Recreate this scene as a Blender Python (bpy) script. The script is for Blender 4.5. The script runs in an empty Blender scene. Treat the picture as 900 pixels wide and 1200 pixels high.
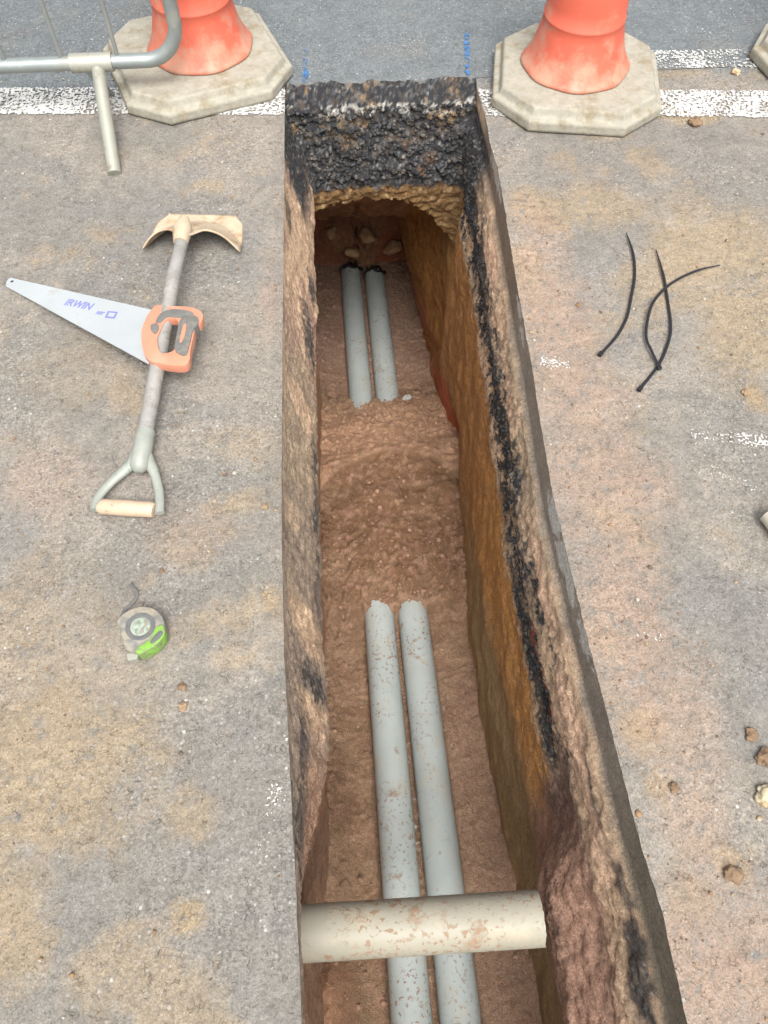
import bpy, bmesh, math
import numpy as np
from mathutils import Vector, Matrix
R_ = math.radians
rng = np.random.RandomState(11)
scene = bpy.context.scene
COL = scene.collection

# ------------------------------------------------------------------ camera
PITCH, YAW = R_(59.5), R_(4.1203)
cam_d = bpy.data.cameras.new('camera'); cam = bpy.data.objects.new('camera', cam_d); COL.objects.link(cam)
cam.location = (0, 0, 1.5)
cam.rotation_euler = (R_(90) - PITCH, 0, -YAW)
cam_d.sensor_width = 36; cam_d.lens = 27.9; cam_d.clip_start = .02; cam_d.clip_end = 600
scene.camera = cam
# ------------------------------------------------------------------ sky, sun, exposure
w = bpy.data.worlds.new('World'); scene.world = w; w.use_nodes = True
wn = w.node_tree.nodes; wl = w.node_tree.links
sky = wn.new('ShaderNodeTexSky'); sky.sky_type = 'NISHITA'; sky.sun_disc = False
sky.sun_elevation = R_(60); sky.sun_rotation = R_(172); sky.air_density = 1.0; sky.dust_density = 5.0; sky.ozone_density = 1.0
hs = wn.new('ShaderNodeHueSaturation'); hs.inputs['Saturation'].default_value = .22
wl.new(sky.outputs[0], hs.inputs['Color']); wl.new(hs.outputs[0], wn['Background'].inputs[0])
wn['Background'].inputs[1].default_value = .135
sd = bpy.data.lights.new('sun', 'SUN'); sd.energy = 1.9; sd.angle = R_(36); sd.color = (1, .97, .92)
sun = bpy.data.objects.new('sun', sd); COL.objects.link(sun)
_e, _a = R_(60), R_(172)
sun.rotation_euler = Vector((math.sin(_a)*math.cos(_e), math.cos(_a)*math.cos(_e), math.sin(_e))).to_track_quat('Z', 'Y').to_euler()
vs = scene.view_settings; vs.view_transform = 'Standard'; vs.look = 'None'; vs.exposure = 1.05; vs.gamma = 1; vs.use_curve_mapping = False

# ------------------------------------------------------------------ numpy noise
_P = rng.permutation(256); _P = np.concatenate([_P, _P, _P])
_G = rng.randn(256, 3); _G /= np.linalg.norm(_G, axis=1)[:, None]
def pn(x, y, z=0.):
    x, y, z = np.broadcast_arrays(np.asarray(x, float), np.asarray(y, float), np.asarray(z, float))
    xi, yi, zi = np.floor(x).astype(int), np.floor(y).astype(int), np.floor(z).astype(int)
    xf, yf, zf_ = x-xi, y-yi, z-zi; xi &= 255; yi &= 255; zi &= 255
    f = lambda t: t*t*t*(t*(t*6-15)+10)
    u, v, w_ = f(xf), f(yf), f(zf_); out = 0
    for a in (0, 1):
        for b in (0, 1):
            for c in (0, 1):
                g = _G[_P[_P[_P[xi+a]+yi+b]+zi+c]]
                d = g[..., 0]*(xf-a)+g[..., 1]*(yf-b)+g[..., 2]*(zf_-c)
                out = out + d*(u if a else 1-u)*(v if b else 1-v)*(w_ if c else 1-w_)
    return out*1.6
def fbm(x, y, z=0., sc=1., o=4, g=.5):
    r = 0; a = 1; t = 0
    x, y, z = np.asarray(x)*sc, np.asarray(y)*sc, np.asarray(z)*sc
    for i in range(o):
        r = r+a*pn(x+17.3*i, y+9.1*i, z+3.7*i); t += a; a *= g; x, y, z = x*2.03, y*2.03, z*2.03
    return r/t*1.5
def ss(a, b, x):
    t = np.clip((x-a)/(b-a), 0, 1); return t*t*(3-2*t)
def mixc(A, B, m):
    return A*(1-m[..., None])+np.asarray(B)*m[..., None]
def lin(r, g, b, k=1.):
    f = lambda c: (c/255/12.92 if c < 10 else ((c/255+.055)/1.055)**2.4)*k
    return np.array([f(r), f(g), f(b)])

# ------------------------------------------------------------------ mesh helpers
def link(name, me, mat=None, parent=None, smooth=True):
    o = bpy.data.objects.new(name, me); COL.objects.link(o)
    if mat: me.materials.append(mat)
    if smooth and len(me.polygons): me.polygons.foreach_set('use_smooth', [True]*len(me.polygons))
    if parent: o.parent = parent
    return o
def tag(o, label=None, cat=None, group=None, kind=None):
    if label: o['label'] = label
    if cat: o['category'] = cat
    if group: o['group'] = group
    if kind: o['kind'] = kind
    return o
def empty(name, loc=(0, 0, 0), rz=0.):
    o = bpy.data.objects.new(name, None); COL.objects.link(o); o.location = loc; o.rotation_euler = (0, 0, rz)
    o.empty_display_size = .05; return o
def npmesh(name, V, Fq, col=None):
    me = bpy.data.meshes.new(name); V = np.asarray(V, float).reshape(-1, 3); Fq = np.asarray(Fq, int)
    n = Fq.shape[1]
    me.vertices.add(len(V)); me.vertices.foreach_set('co', V.ravel())
    me.loops.add(Fq.size); me.loops.foreach_set('vertex_index', Fq.ravel())
    me.polygons.add(len(Fq)); me.polygons.foreach_set('loop_start', np.arange(0, Fq.size, n))
    me.polygons.foreach_set('loop_total', np.full(len(Fq), n))
    me.update(calc_edges=True)
    if col is not None:
        a = me.color_attributes.new('col', 'FLOAT_COLOR', 'POINT')
        c = np.ones((len(V), 4)); cc = np.asarray(col).reshape(len(V), -1); c[:, :cc.shape[1]] = cc
        a.data.foreach_set('color', c.ravel())
    return me
def gridfaces(nu, nv, wrap=False):
    i = np.arange(nu-1 if not wrap else nu)[:, None]; j = np.arange(nv-1)[None, :]
    i2 = (i+1) % nu
    return np.stack([i*nv+j, i2*nv+j, i2*nv+j+1, i*nv+j+1], -1).reshape(-1, 4)
def tube(name, pts, rad, mat, parent=None, seg=16, caps=True, flat=None):
    """one swept tube along points; rad scalar or list; flat = (sx, sy) squash of the section"""
    pts = [Vector(p) for p in pts]; n = len(pts)
    rad = [rad]*n if not hasattr(rad, '__len__') else list(rad)
    bm = bmesh.new(); rings = []; up = None
    for i, p in enumerate(pts):
        t = (pts[min(i+1, n-1)]-pts[max(i-1, 0)]).normalized()
        if up is None:
            up = Vector((0, 0, 1)) if abs(t.z) < .9 else Vector((0, 1, 0))
        s = t.cross(up).normalized(); up = s.cross(t).normalized()
        fx, fy = flat or (1, 1)
        rings.append([bm.verts.new(p+(s*math.cos(a)*fx+up*math.sin(a)*fy)*rad[i]) for a in [2*math.pi*k/seg for k in range(seg)]])
    for a, b in zip(rings, rings[1:]):
        for k in range(seg): bm.faces.new((a[k], a[(k+1) % seg], b[(k+1) % seg], b[k]))
    if caps: bm.faces.new(rings[0][::-1]); bm.faces.new(rings[-1])
    bmesh.ops.recalc_face_normals(bm, faces=bm.faces)
    me = bpy.data.meshes.new(name); bm.to_mesh(me); bm.free()
    o = link(name, me, mat, parent)
    m = o.modifiers.new('es', 'EDGE_SPLIT'); m.split_angle = R_(50)
    return o
def smooth_path(pts, k=6):
    P = [np.array(p, float) for p in pts]; P = [2*P[0]-P[1]]+P+[2*P[-1]-P[-2]]; out = []
    for i in range(1, len(P)-2):
        for s in range(k):
            t = s/k; a, b, c, d = P[i-1:i+3]
            out.append(.5*((2*b)+(-a+c)*t+(2*a-5*b+4*c-d)*t*t+(-a+3*b-3*c+d)*t**3))
    out.append(P[-2]); return [tuple(p) for p in out]
def smooth_loop(pts, k=4):
    P = [np.array(p, float) for p in pts]; n = len(P); out = []
    for i in range(n):
        for s in range(k):
            t = s/k; a, b, c, d = P[(i-1) % n], P[i], P[(i+1) % n], P[(i+2) % n]
            out.append(tuple(.5*((2*b)+(-a+c)*t+(2*a-5*b+4*c-d)*t*t+(-a+3*b-3*c+d)*t**3)))
    return out
def slab(name, loop, z0, z1, mat, parent=None, hole=None, bevel=0., smooth=False, zf=None):
    """solid plate from an outline (and one hole), z0/z1 may be lifted by zf(x,y)"""
    bm = bmesh.new(); zf = zf or (lambda x, y: 0.)
    def ring(lp, z): return [bm.verts.new((x, y, z+zf(x, y))) for x, y in lp]
    top = ring(loop, z1); bot = ring(loop, z0); n = len(loop)
    te = [bm.edges.new((top[i], top[(i+1) % n])) for i in range(n)]
    be = [bm.edges.new((bot[i], bot[(i+1) % n])) for i in range(n)]
    for i in range(n): bm.faces.new((bot[i], bot[(i+1) % n], top[(i+1) % n], top[i]))
    if hole:
        m = len(hole); ht = ring(hole, z1); hb = ring(hole, z0)
        te += [bm.edges.new((ht[i], ht[(i+1) % m])) for i in range(m)]
        be += [bm.edges.new((hb[i], hb[(i+1) % m])) for i in range(m)]
        for i in range(m): bm.faces.new((hb[(i+1) % m], hb[i], ht[i], ht[(i+1) % m]))
    bmesh.ops.triangle_fill(bm, edges=te, use_beauty=True); bmesh.ops.triangle_fill(bm, edges=be, use_beauty=True)
    bmesh.ops.recalc_face_normals(bm, faces=bm.faces)
    me = bpy.data.meshes.new(name); bm.to_mesh(me); bm.free()
    o = link(name, me, mat, parent, smooth)
    if bevel:
        b = o.modifiers.new('b', 'BEVEL'); b.width = bevel; b.segments = 3; b.limit_method = 'ANGLE'; b.angle_limit = R_(40)
    return o

# ------------------------------------------------------------------ materials
class NT:
    def __init__(s, name):
        s.m = bpy.data.materials.new(name); s.m.use_nodes = True; s.t = s.m.node_tree
        s.b = s.t.nodes['Principled BSDF']; s.co = s.t.nodes.new('ShaderNodeTexCoord').outputs['Object']
    def lk(s, a, b): s.t.links.new(a, b)
    def noise(s, sc, det=4, rough=.6, dist=0.):
        n = s.t.nodes.new('ShaderNodeTexNoise'); n.inputs['Scale'].default_value = sc; n.inputs['Detail'].default_value = det
        n.inputs['Roughness'].default_value = rough; n.inputs['Distortion'].default_value = dist; s.lk(s.co, n.inputs['Vector']); return n.outputs['Fac']
    def vor(s, sc, out='Distance', feat='F1'):
        n = s.t.nodes.new('ShaderNodeTexVoronoi'); n.feature = feat; n.inputs['Scale'].default_value = sc; s.lk(s.co, n.inputs['Vector'])
        return n.outputs if out is None else n.outputs[out]
    def rng(s, v, a, b, c=0., d=1., smooth=False):
        n = s.t.nodes.new('ShaderNodeMapRange'); n.inputs[1].default_value = a; n.inputs[2].default_value = b
        n.inputs[3].default_value = c; n.inputs[4].default_value = d; s.lk(v, n.inputs[0])
        if smooth: n.interpolation_type = 'SMOOTHSTEP'
        return n.outputs[0]
    def math(s, op, a, b=None):
        n = s.t.nodes.new('ShaderNodeMath'); n.operation = op
        for i, v in enumerate((a, b)):
            if v is None: continue
            if isinstance(v, (int, float)): n.inputs[i].default_value = v
            else: s.lk(v, n.inputs[i])
        return n.outputs[0]
    def mix(s, f, a, b, mode='MIX'):
        n = s.t.nodes.new('ShaderNodeMix'); n.data_type = 'RGBA'; n.blend_type = mode
        for k, v in ((0, f), (6, a), (7, b)):
            if isinstance(v, (int, float)): n.inputs[k].default_value = v
            elif isinstance(v, (tuple, list, np.ndarray)): n.inputs[k].default_value = (*[float(q) for q in v[:3]], 1)
            else: s.lk(v, n.inputs[k])
        return n.outputs[2]
    def grey(s, v):
        n = s.t.nodes.new('ShaderNodeCombineColor')
        for i in range(3): s.lk(v, n.inputs[i])
        return n.outputs[0]
    def attr(s, name='col'):
        n = s.t.nodes.new('ShaderNodeAttribute'); n.attribute_name = name; return n.outputs
    def bump(s, h, dist, strength=1.):
        n = s.t.nodes.new('ShaderNodeBump'); n.inputs['Distance'].default_value = dist; n.inputs['Strength'].default_value = strength
        s.lk(h, n.inputs['Height'])
        if s.b.inputs['Normal'].links: s.lk(s.b.inputs['Normal'].links[0].from_socket, n.inputs['Normal'])
        s.lk(n.outputs[0], s.b.inputs['Normal'])
    def done(s, colr=None, rough=.8, metal=0., spec=None):
        if colr is not None:
            if isinstance(colr, (tuple, list, np.ndarray)): s.b.inputs['Base Color'].default_value = (*[float(q) for q in colr[:3]], 1)
            else: s.lk(colr, s.b.inputs['Base Color'])
        if isinstance(rough, (int, float)): s.b.inputs['Roughness'].default_value = rough
        else: s.lk(rough, s.b.inputs['Roughness'])
        s.b.inputs['Metallic'].default_value = metal
        if spec is not None: s.b.inputs['Specular IOR Level'].default_value = spec
        return s.m

def ground_mat():
    """colour from the 'col' attribute; alpha of it says how bare the aggregate is"""
    n = NT('dusty_asphalt'); at = n.attr(); c = at['Color']; bare = at['Alpha']
    f1 = n.noise(70, 6, .8); f2 = n.noise(330, 3, .8); f3 = n.noise(11, 4, .6)
    c = n.mix(1., c, n.grey(n.rng(f1, .25, .75, .74, 1.26)), 'MULTIPLY')
    c = n.mix(1., c, n.grey(n.rng(f2, .3, .7, .66, 1.34)), 'MULTIPLY')
    vg = n.vor(210, None); sg = n.t.nodes.new('ShaderNodeSeparateColor'); n.lk(vg['Color'], sg.inputs[0])
    c = n.mix(n.math('ADD', n.math('MULTIPLY', bare, .6), .25), c, n.mix(1., c, n.grey(n.rng(sg.outputs[0], 0, 1, .70, 1.30)), 'MULTIPLY'))
    c = n.mix(1., c, n.grey(n.rng(f3, .3, .7, .9, 1.1)), 'MULTIPLY')
    # exposed chips of stone
    v = n.vor(120, None); rc = n.t.nodes.new('ShaderNodeSeparateColor'); n.lk(v['Color'], rc.inputs[0])
    chip = n.math('MULTIPLY', n.rng(v['Distance'], .26, .38, 1, 0), n.rng(rc.outputs[0], .62, .66, 0, 1))
    cc = n.mix(n.rng(rc.outputs[1], 0, 1, 0, 1), (.10, .09, .085), (.33, .32, .30))
    c = n.mix(n.math('MULTIPLY', chip, bare), c, cc)
    # big rare pale chips
    v2 = n.vor(52, None); r2 = n.t.nodes.new('ShaderNodeSeparateColor'); n.lk(v2['Color'], r2.inputs[0])
    big = n.math('MULTIPLY', n.rng(v2['Distance'], .13, .19, 1, 0), n.rng(r2.outputs[0], .88, .90, 0, 1))
    c = n.mix(n.math('MULTIPLY', big, bare), c, (.42, .41, .38))
    # pits between the stones
    pit = n.math('MULTIPLY', n.rng(n.noise(150, 2, .5, .8), .60, .68, 0, 1), .5)
    c = n.mix(pit, c, n.mix(1., c, (.45, .43, .40), 'MULTIPLY'))
    # thin curled dark voids where slurry has dried round the stones
    ve = n.vor(100, 'Distance', 'DISTANCE_TO_EDGE')
    worm = n.math('MULTIPLY', n.rng(ve, .0, .09, 1, 0), n.rng(n.noise(38, 3, .6), .56, .62, 0, 1))
    c = n.mix(n.math('MULTIPLY', worm, .6), c, n.mix(1., c, (.42, .38, .34), 'MULTIPLY'))
    h = n.math('ADD', n.math('MULTIPLY', f1, 1.), n.math('MULTIPLY', n.rng(v['Distance'], 0, .5, 1, 0), .35))
    h = n.math('SUBTRACT', h, n.math('MULTIPLY', worm, .5))
    n.bump(h, .004, .6); n.bump(f2, .002, .7)
    return n.done(c, n.rng(f1, .3, .7, .62, .92), spec=.35)
def soil_mat(name, b1=.010, b2=.004, k=.3):
    n = NT(name); at = n.attr(); c = at['Color']
    f1 = n.noise(60, 8, .8); f2 = n.noise(240, 4, .8); f3 = n.noise(500, 2, .7)
    vg = n.vor(190, None); sg = n.t.nodes.new('ShaderNodeSeparateColor'); n.lk(vg['Color'], sg.inputs[0])
    c = n.mix(1., c, n.grey(n.rng(sg.outputs[0], 0, 1, .84, 1.16)), 'MULTIPLY')
    c = n.mix(1., c, n.grey(n.rng(f1, .25, .75, 1-k, 1+k)), 'MULTIPLY')
    c = n.mix(1., c, n.grey(n.rng(f2, .25, .75, 1-k, 1+k)), 'MULTIPLY')
    v = n.vor(140, None); rc = n.t.nodes.new('ShaderNodeSeparateColor'); n.lk(v['Color'], rc.inputs[0])
    chip = n.math('MULTIPLY', n.rng(v['Distance'], .18, .28, 1, 0), n.rng(rc.outputs[0], .955, .965, 0, 1))
    c = n.mix(n.math('MULTIPLY', chip, .3), c, (.42, .34, .27))
    rough = n.rng(at['Alpha'], 0, 1, .28, .92)
    n.bump(f1, b1*.5, .7); n.bump(n.math('MULTIPLY', vg['Distance'], -1.), .003, .6); n.bump(f2, b2*.8, .8)
    return n.done(c, rough, spec=.3)
def duct_mat(name, base, mud=.5, sc=1.):
    n = NT(name)
    oi = n.t.nodes.new('ShaderNodeObjectInfo'); va = n.t.nodes.new('ShaderNodeVectorMath'); va.operation = 'ADD'; vb = n.t.nodes.new('ShaderNodeVectorMath'); vb.operation = 'SCALE'
    vb.inputs[0].default_value = (3., 7., 5.); n.lk(oi.outputs['Random'], vb.inputs['Scale']); n.lk(n.co, va.inputs[0]); n.lk(vb.outputs[0], va.inputs[1]); n.co = va.outputs[0]
    c = n.mix(n.rng(n.noise(7*sc, 4, .6), .35, .65), np.array(base)*.93, np.array(base)*1.05)
    f = n.noise(16*sc, 3, .6); c = n.mix(n.rng(f, .52, .72, 0, .35), c, _l(178, 164, 140))
    lo = n.rng(n.noise(5, 2, .5), .40, .62)
    s1 = n.math('MULTIPLY', n.rng(n.noise(85, 3, .55), .575+.03*(1-mud), .62+.03*(1-mud), 0, 1), lo)
    s2 = n.math('MULTIPLY', n.rng(n.noise(18, 7, .68), .70-.14*mud, .77-.12*mud, 0, 1), n.rng(n.noise(6, 2, .5), .38, .50))
    m = n.math('MAXIMUM', s1, s2); c = n.mix(n.math('MULTIPLY', m, .8), c, _l(138, 108, 84))
    n.bump(m, .0015, .6); n.bump(n.noise(40, 3, .6), .001, .25)
    return n.done(c, n.rng(m, 0, 1, .5, .95), spec=.3)
def plain(name, base, rough=.5, metal=0., var=.15, sc=30., dirt=None, dsc=14., dlo=.5, dhi=.65, bump=.0008, bsc=90, damt=.85):
    n = NT(name); base = np.array(base)
    c = n.mix(n.rng(n.noise(sc, 5, .65), .3, .7), base*(1-var), base*(1+var))
    r = rough
    if dirt is not None:
        m = n.rng(n.noise(dsc, 6, .7), dlo, dhi, 0, damt); c = n.mix(m, c, dirt); r = n.rng(m, 0, 1, rough, .9)
    if bump: n.bump(n.noise(bsc, 4, .6), bump, .7)
    return n.done(c, r, metal)

# ================================================================== the ground
XLt = np.array([(-1.5, -.135), (-.9, -.13), (-.04, -.135), (.2, -.143), (.58, -.158), (.9, -.161), (1.4, -.155), (2.06, -.145), (2.6, -.139)])
XRt = np.array([(-1.5, .47), (-.9, .475), (-.013, .477), (.07, .475), (.2, .464), (.36, .458), (.484, .452), (.68, .446), (.876, .441), (1.05, .446), (1.25, .456), (1.44, .460), (1.7, .470), (2.02, .480), (2.2, .478), (2.42, .475), (2.6, .478)])
def XL(Y): return np.interp(Y, XLt[:, 0], XLt[:, 1])+.0012*pn(np.asarray(Y)*30, 3.3)
def XR(Y): return np.interp(Y, XRt[:, 0], XRt[:, 1])+(.0015+.0025*ss(.9, 1.6, np.asarray(Y)))*pn(np.asarray(Y)*9, 7.7)+.0018*pn(np.asarray(Y)*45, 1.7)
YE, YN = 2.488, -.85      # far and near ends of the cut
def YEf(x): return YE+.018*pn(np.asarray(x)*9, .4)+.014*pn(np.asarray(x)*38, 5.4)+.006*pn(np.asarray(x)*110, 5.4)

def blob(x, y, L, nz, edge=.35):
    m = np.zeros_like(x)
    for cx, cy, rx, ry, *k in L:
        d = np.sqrt(((x-cx)/rx)**2+((y-cy)/ry)**2)
        m = np.maximum(m, (k[0] if k else 1.)*ss(1+edge, 1-edge, d+nz))
    return m
MUST = [(-0.60, .38, .19, .16, .8), (-.70, .62, .2, .2, .5), (-0.610, 0.128, 0.072, 0.108, .8), (-0.324, 0.271, 0.046, 0.059, .65), (-0.324, 0.114, 0.029, 0.026), (-0.183, 0.685, 0.024, 0.043, 1), (-0.254, 0.926, 0.075, 0.033, .7), (-0.660, 1.348, 0.126, 0.114, .35), (-.511, .536, .099, .071, .35),
        (1.04, 1.65, 0.19, 0.19, .8), (0.741, 1.848, 0.145, 0.092, .7), (1.02, 1.35, 0.13, 0.19, .8), (0.842, 1.492, 0.12, 0.10, .65), (0.975, 1.137, 0.031, 0.052), (0.589, 1.84, 0.09, 0.10, .85), (1.06, 2.264, 0.066, 0.05, .8), (1.12, 2.22, .07, .03, .9),
        (0.519, 0.370, 0.040, 0.048, .9), (0.519, 0.269, 0.028, 0.037, .8), (0.616, 0.119, 0.029, 0.034, .9), (.85, 2.16, .09, .03, .5), (.5, 1.62, .05, .12, .8), (1.16, 2.46, .09, .03, .7), (.55, .83, .04, .04, .6), (-.25, 1.08, .08, .06, .4), (-.36, .83, .06, .05, .4)]
PINK = [(0.54, 1.433, 0.10, 0.22, .9), (0.55, 1.157, 0.122, 0.2, .8), (0.549, 0.936, 0.13, 0.216, .8), (0.53, 0.603, 0.11, 0.197, .85), (0.574, 0.424, 0.09, 0.16, .7), (0.58, -0.019, 0.18, 0.13, .9), (0.55, 1.70, 0.08, 0.16, .7), (-0.19, 1.547, 0.033, 0.127, .55), (-0.677, 1.024, 0.096, 0.095, .4), (-0.345, 0.868, 0.111, 0.065, .3), (.56, .22, .06, .1, .6)]
def road_color(x, y):
    n1 = fbm(x, y, 0., 6, 5, .6); n2 = fbm(x, y, 4., 22, 4, .6); n3 = fbm(x, y, 9., 2.2, 3, .5); n4 = fbm(x, y, 2., 60, 3, .6)
    n = n1*.55+n2*.4+n4*.25
    g = mixc(np.zeros(x.shape+(3,))+lin(146, 141, 133), lin(160, 152, 141), ss(-.25, .3, n3+n2*.4))
    g = mixc(g, lin(140, 138, 134), ss(.12, .45, fbm(x, y, 21., 3.5, 4, .6))*.6)
    far = ss(2.40, 2.52, y+.02*n2)               # beyond the line: cleaner, bluer asphalt
    g = mixc(g, lin(122, 130, 134), far*.9)
    bare = np.clip(.35+.6*ss(-.2, .4, fbm(x, y, 33., 4, 3, .5)), 0, 1)
    mm = blob(x, y, MUST, n*1.1, .45)*ss(-.5, .15, n2+.28+n4*.5)
    tan = ss(.10, .55, fbm(x, y, 51., 4.5, 5, .65))*.38*(1-far*.8)
    mm = np.maximum(mm*.62, tan)
    g = mixc(g, lin(186, 160, 120), mm)
    pk = blob(x, y, PINK, n*1.1, .6)*ss(-.6, .1, n2+n4*.7+.18)*.8
    g = mixc(g, lin(182, 155, 134), pk)
    # wet darker strip along the left saw cut, dirt film on the right lip
    g = mixc(g, lin(128, 121, 112), ss(.05, .0, np.abs(x-np.interp(y, XLt[:, 0], XLt[:, 1])))*.25*(y < 2.5))
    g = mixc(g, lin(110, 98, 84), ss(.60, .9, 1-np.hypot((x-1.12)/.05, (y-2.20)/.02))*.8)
    bare = np.clip(bare*(1-.85*mm)*(1-.75*pk)+.25*far, 0, 1)
    k = .60*(1+.10*n4+.08*n2)
    return np.concatenate([g*k[..., None], bare[..., None]], -1)
def road_h(x, y):
    dl = np.abs(x-np.interp(y, XLt[:, 0], XLt[:, 1])); dr = np.abs(x-np.interp(y, XRt[:, 0], XRt[:, 1])); de = np.abs(y-YE)
    inx = (x > -.2) & (x < .53); d = np.minimum(dl, dr); d = np.where((y < YE) & (y > YN), d, 9.); d = np.where(inx, np.minimum(d, de), d)
    f = ss(0, .03, d)*ss(0, .02, np.abs(y-YE))*ss(0, .02, np.abs(y-YN))*ss(0, .02, np.abs(x+1.25))*ss(0, .02, np.abs(x-1.62))
    m = blob(x, y, MUST, fbm(x, y, 0., 6, 4), .5)+blob(x, y, PINK, fbm(x, y, 0., 6, 4), .6)*.8
    crumb = ss(.05, .5, fbm(x, y, 7., 42, 3, .6))*m*.004
    return f*(.0016*fbm(x, y, 0., 14, 4, .6)+.0012*pn(x*70, y*70)+crumb)
M_road = ground_mat()
def add_sheet(parts, X, Y):
    Z = road_h(X, Y); parts.append((np.stack([X, Y, Z], -1), road_color(X, Y)))
parts = []
ys = np.arange(YN, YE+.001, .006)
u = np.linspace(0, 1, 190)**1.0
for side in (0, 1):
    e = XL(ys) if side == 0 else XR(ys); o = -1.25 if side == 0 else 1.62
    if side == 0:
        X = e[None, :]+(o-e[None, :])*u[::-1, None]; 
    else:
        X = e[None, :]+(o-e[None, :])*u[:, None]
    add_sheet(parts, X, np.broadcast_to(ys[None, :], X.shape))
xs = np.concatenate([[-1.25], np.arange(-1.24, 1.615, .0065), [1.62]])
xe = XL(YE); xr = XR(YE)
xs = np.sort(np.concatenate([xs, [float(xe), float(xr)]]))
def y0f(x): return np.where((x > float(xe)) & (x < float(xr)), YEf(x), YE)
v = np.linspace(0, 1, 110)[None, :]
Yb = y0f(xs)[:, None]; add_sheet(parts, np.broadcast_to(xs[:, None], (len(xs), 110)), Yb+(3.35-Yb)*v)
xs2 = np.linspace(-1.25, 1.62, 60); yy = np.linspace(-1.6, YN, 20)
add_sheet(parts, np.broadcast_to(xs2[:, None], (60, 20)), np.broadcast_to(yy[None, :], (60, 20)))
# outer frame of the same sheet, out to the horizon
def frame(x0, x1, y0, y1, nx=24, ny=24):
    a = np.linspace(x0, x1, nx)[:, None]+np.zeros((nx, ny)); b = np.linspace(y0, y1, ny)[None, :]+np.zeros((nx, ny)); add_sheet(parts, a, b)
frame(-4, -1.25, -1.6, 3.35, 60, 90); frame(1.62, 4.5, -1.6, 3.35, 60, 90); frame(-4, 4.5, 3.35, 8, 100, 60); frame(-4, 4.5, -5, -1.6, 40, 20)
frame(-200, -4, -200, 300); frame(4.5, 200, -200, 300); frame(-4, 4.5, 8, 300); frame(-4, 4.5, -200, -5)
Vs, Fs, Cs, off = [], [], [], 0
for P, c in parts:
    nu, nv = P.shape[:2]; Vs.append(P.reshape(-1, 3)); Cs.append(c.reshape(-1, 4)); Fs.append(gridfaces(nu, nv)+off); off += nu*nv
tag(link('road', npmesh('road', np.concatenate(Vs), np.concatenate(Fs), np.concatenate(Cs)), M_road), kind='structure')

# ------------------------------------------------------------------ trench walls (one continuous skin)
def floor_z(Y): return -1.05-.19*Y
zl = np.concatenate([-np.linspace(0, .05, 14)[:-1], -np.arange(.05, .62, .005), -np.arange(.62, 1.55, .009)])
nT = len(zl)
def prof(z, pts):
    p = np.array(pts)[::-1]; return np.interp(z, p[:, 0], p[:, 1])
def left_x(Y, z):
    lip = prof(z, [(0, 0), (-.05, .004), (-.12, .018), (-.22, .045), (-.30, .062), (-.335, .060), (-.36, .045), (-.42, .022), (-.6, .016), (-1.6, .020)])
    nolip = prof(z, [(0, 0), (-.08, -.004), (-.25, -.035), (-.40, -.055), (-.6, -.04), (-1., -.02), (-1.6, -.03)])
    k = ss(.06, .50, Y+.05*pn(np.asarray(z)*6, 3.)); k2 = ss(.62, .38, Y)
    return np.interp(Y, XLt[:, 0], XLt[:, 1])+(XL(Y)-np.interp(Y, XLt[:, 0], XLt[:, 1]))*ss(-.03, 0, z)+lip*k+nolip*(1-k)
def right_x(Y, z):
    a = prof(z, [(0, 0), (-.085, .004), (-.10, .018), (-.16, .030), (-.25, .036), (-.30, .030), (-.36, .020), (-.45, .036), (-.60, .046), (-.9, .056), (-1.6, .060)])
    bank = prof(z, [(0, 0), (-.08, .004), (-.12, .020), (-.26, .055), (-.36, .112), (-.44, .115), (-.58, .075), (-.9, .062), (-1.6, .062)])
    k = ss(.28, .11, Y-.15*(np.clip(-z-.1, 0, .35)-.2))*ss(-1.2, -.5, Y)
    bulge = .05*np.exp(-((Y-1.9)/.22)**2)*ss(-.9, -1.3, z)
    return np.interp(Y, XRt[:, 0], XRt[:, 1])+(XR(Y)-np.interp(Y, XRt[:, 0], XRt[:, 1]))*ss(-.04, 0, z)-(a*(1-k)+bank*k)+bulge
def end_y(x, z):
    return YE-prof(z, [(0, 0), (-.012, .008), (-.028, .040), (-.036, .056), (-.05, .066), (-.15, .090), (-.31, .128), (-1.6, .13)])
arch = lambda x: -.342-.16*np.clip(np.abs((x-.10)/.30), 0, 2)**3.*(x > .10)-.05*ss(.06, -.10, x)
Z = np.broadcast_to(zl[None, :], (1, nT))
Yl = np.arange(YN+.02, YE-.02, .0055); Yr = Yl[::-1]
ue = np.linspace(0, 1, 118)
Lx = left_x(Yl[:, None], Z)
# scale Y so that the far ends meet the end wall, which steps back with depth
def ymap(Y0, xx, z):
    t = ss(YE-.35, YE, Y0); return Y0-(YE-end_y(xx, z))*t
P_left = np.stack([Lx, ymap(Yl[:, None]+0*Z, Lx, Z), Z+0*Lx], -1)
Rx = right_x(Yr[:, None], Z); P_right = np.stack([Rx, ymap(Yr[:, None]+0*Z, Rx, Z), Z+0*Rx], -1)
xl_, xr_ = left_x(np.full((1, 1), YE), Z), right_x(np.full((1, 1), YE), Z)
Xe = xl_+(xr_-xl_)*ue[:, None]
cr = (1-(2*np.abs(ue-.5))**14)[:, None]*.02-.02
P_end = np.stack([Xe, end_y(Xe, Z)+cr+(YEf(Xe)-YE)*ss(-.03, 0, Z), Z+0*Xe], -1)
un = np.linspace(0, 1, 30); xln, xrn = left_x(np.full((1, 1), YN), Z), right_x(np.full((1, 1), YN), Z)
P_near = np.stack([(xrn+(xln-xrn)*un[:, None]), np.full((30, nT), YN)+0*Z, Z+np.zeros((30, 1))], -1)
P = np.concatenate([P_left, P_end, P_right, P_near], 0)
nl, ne, nr, nn = len(P_left), len(P_end), len(P_right), len(P_near)
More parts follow.
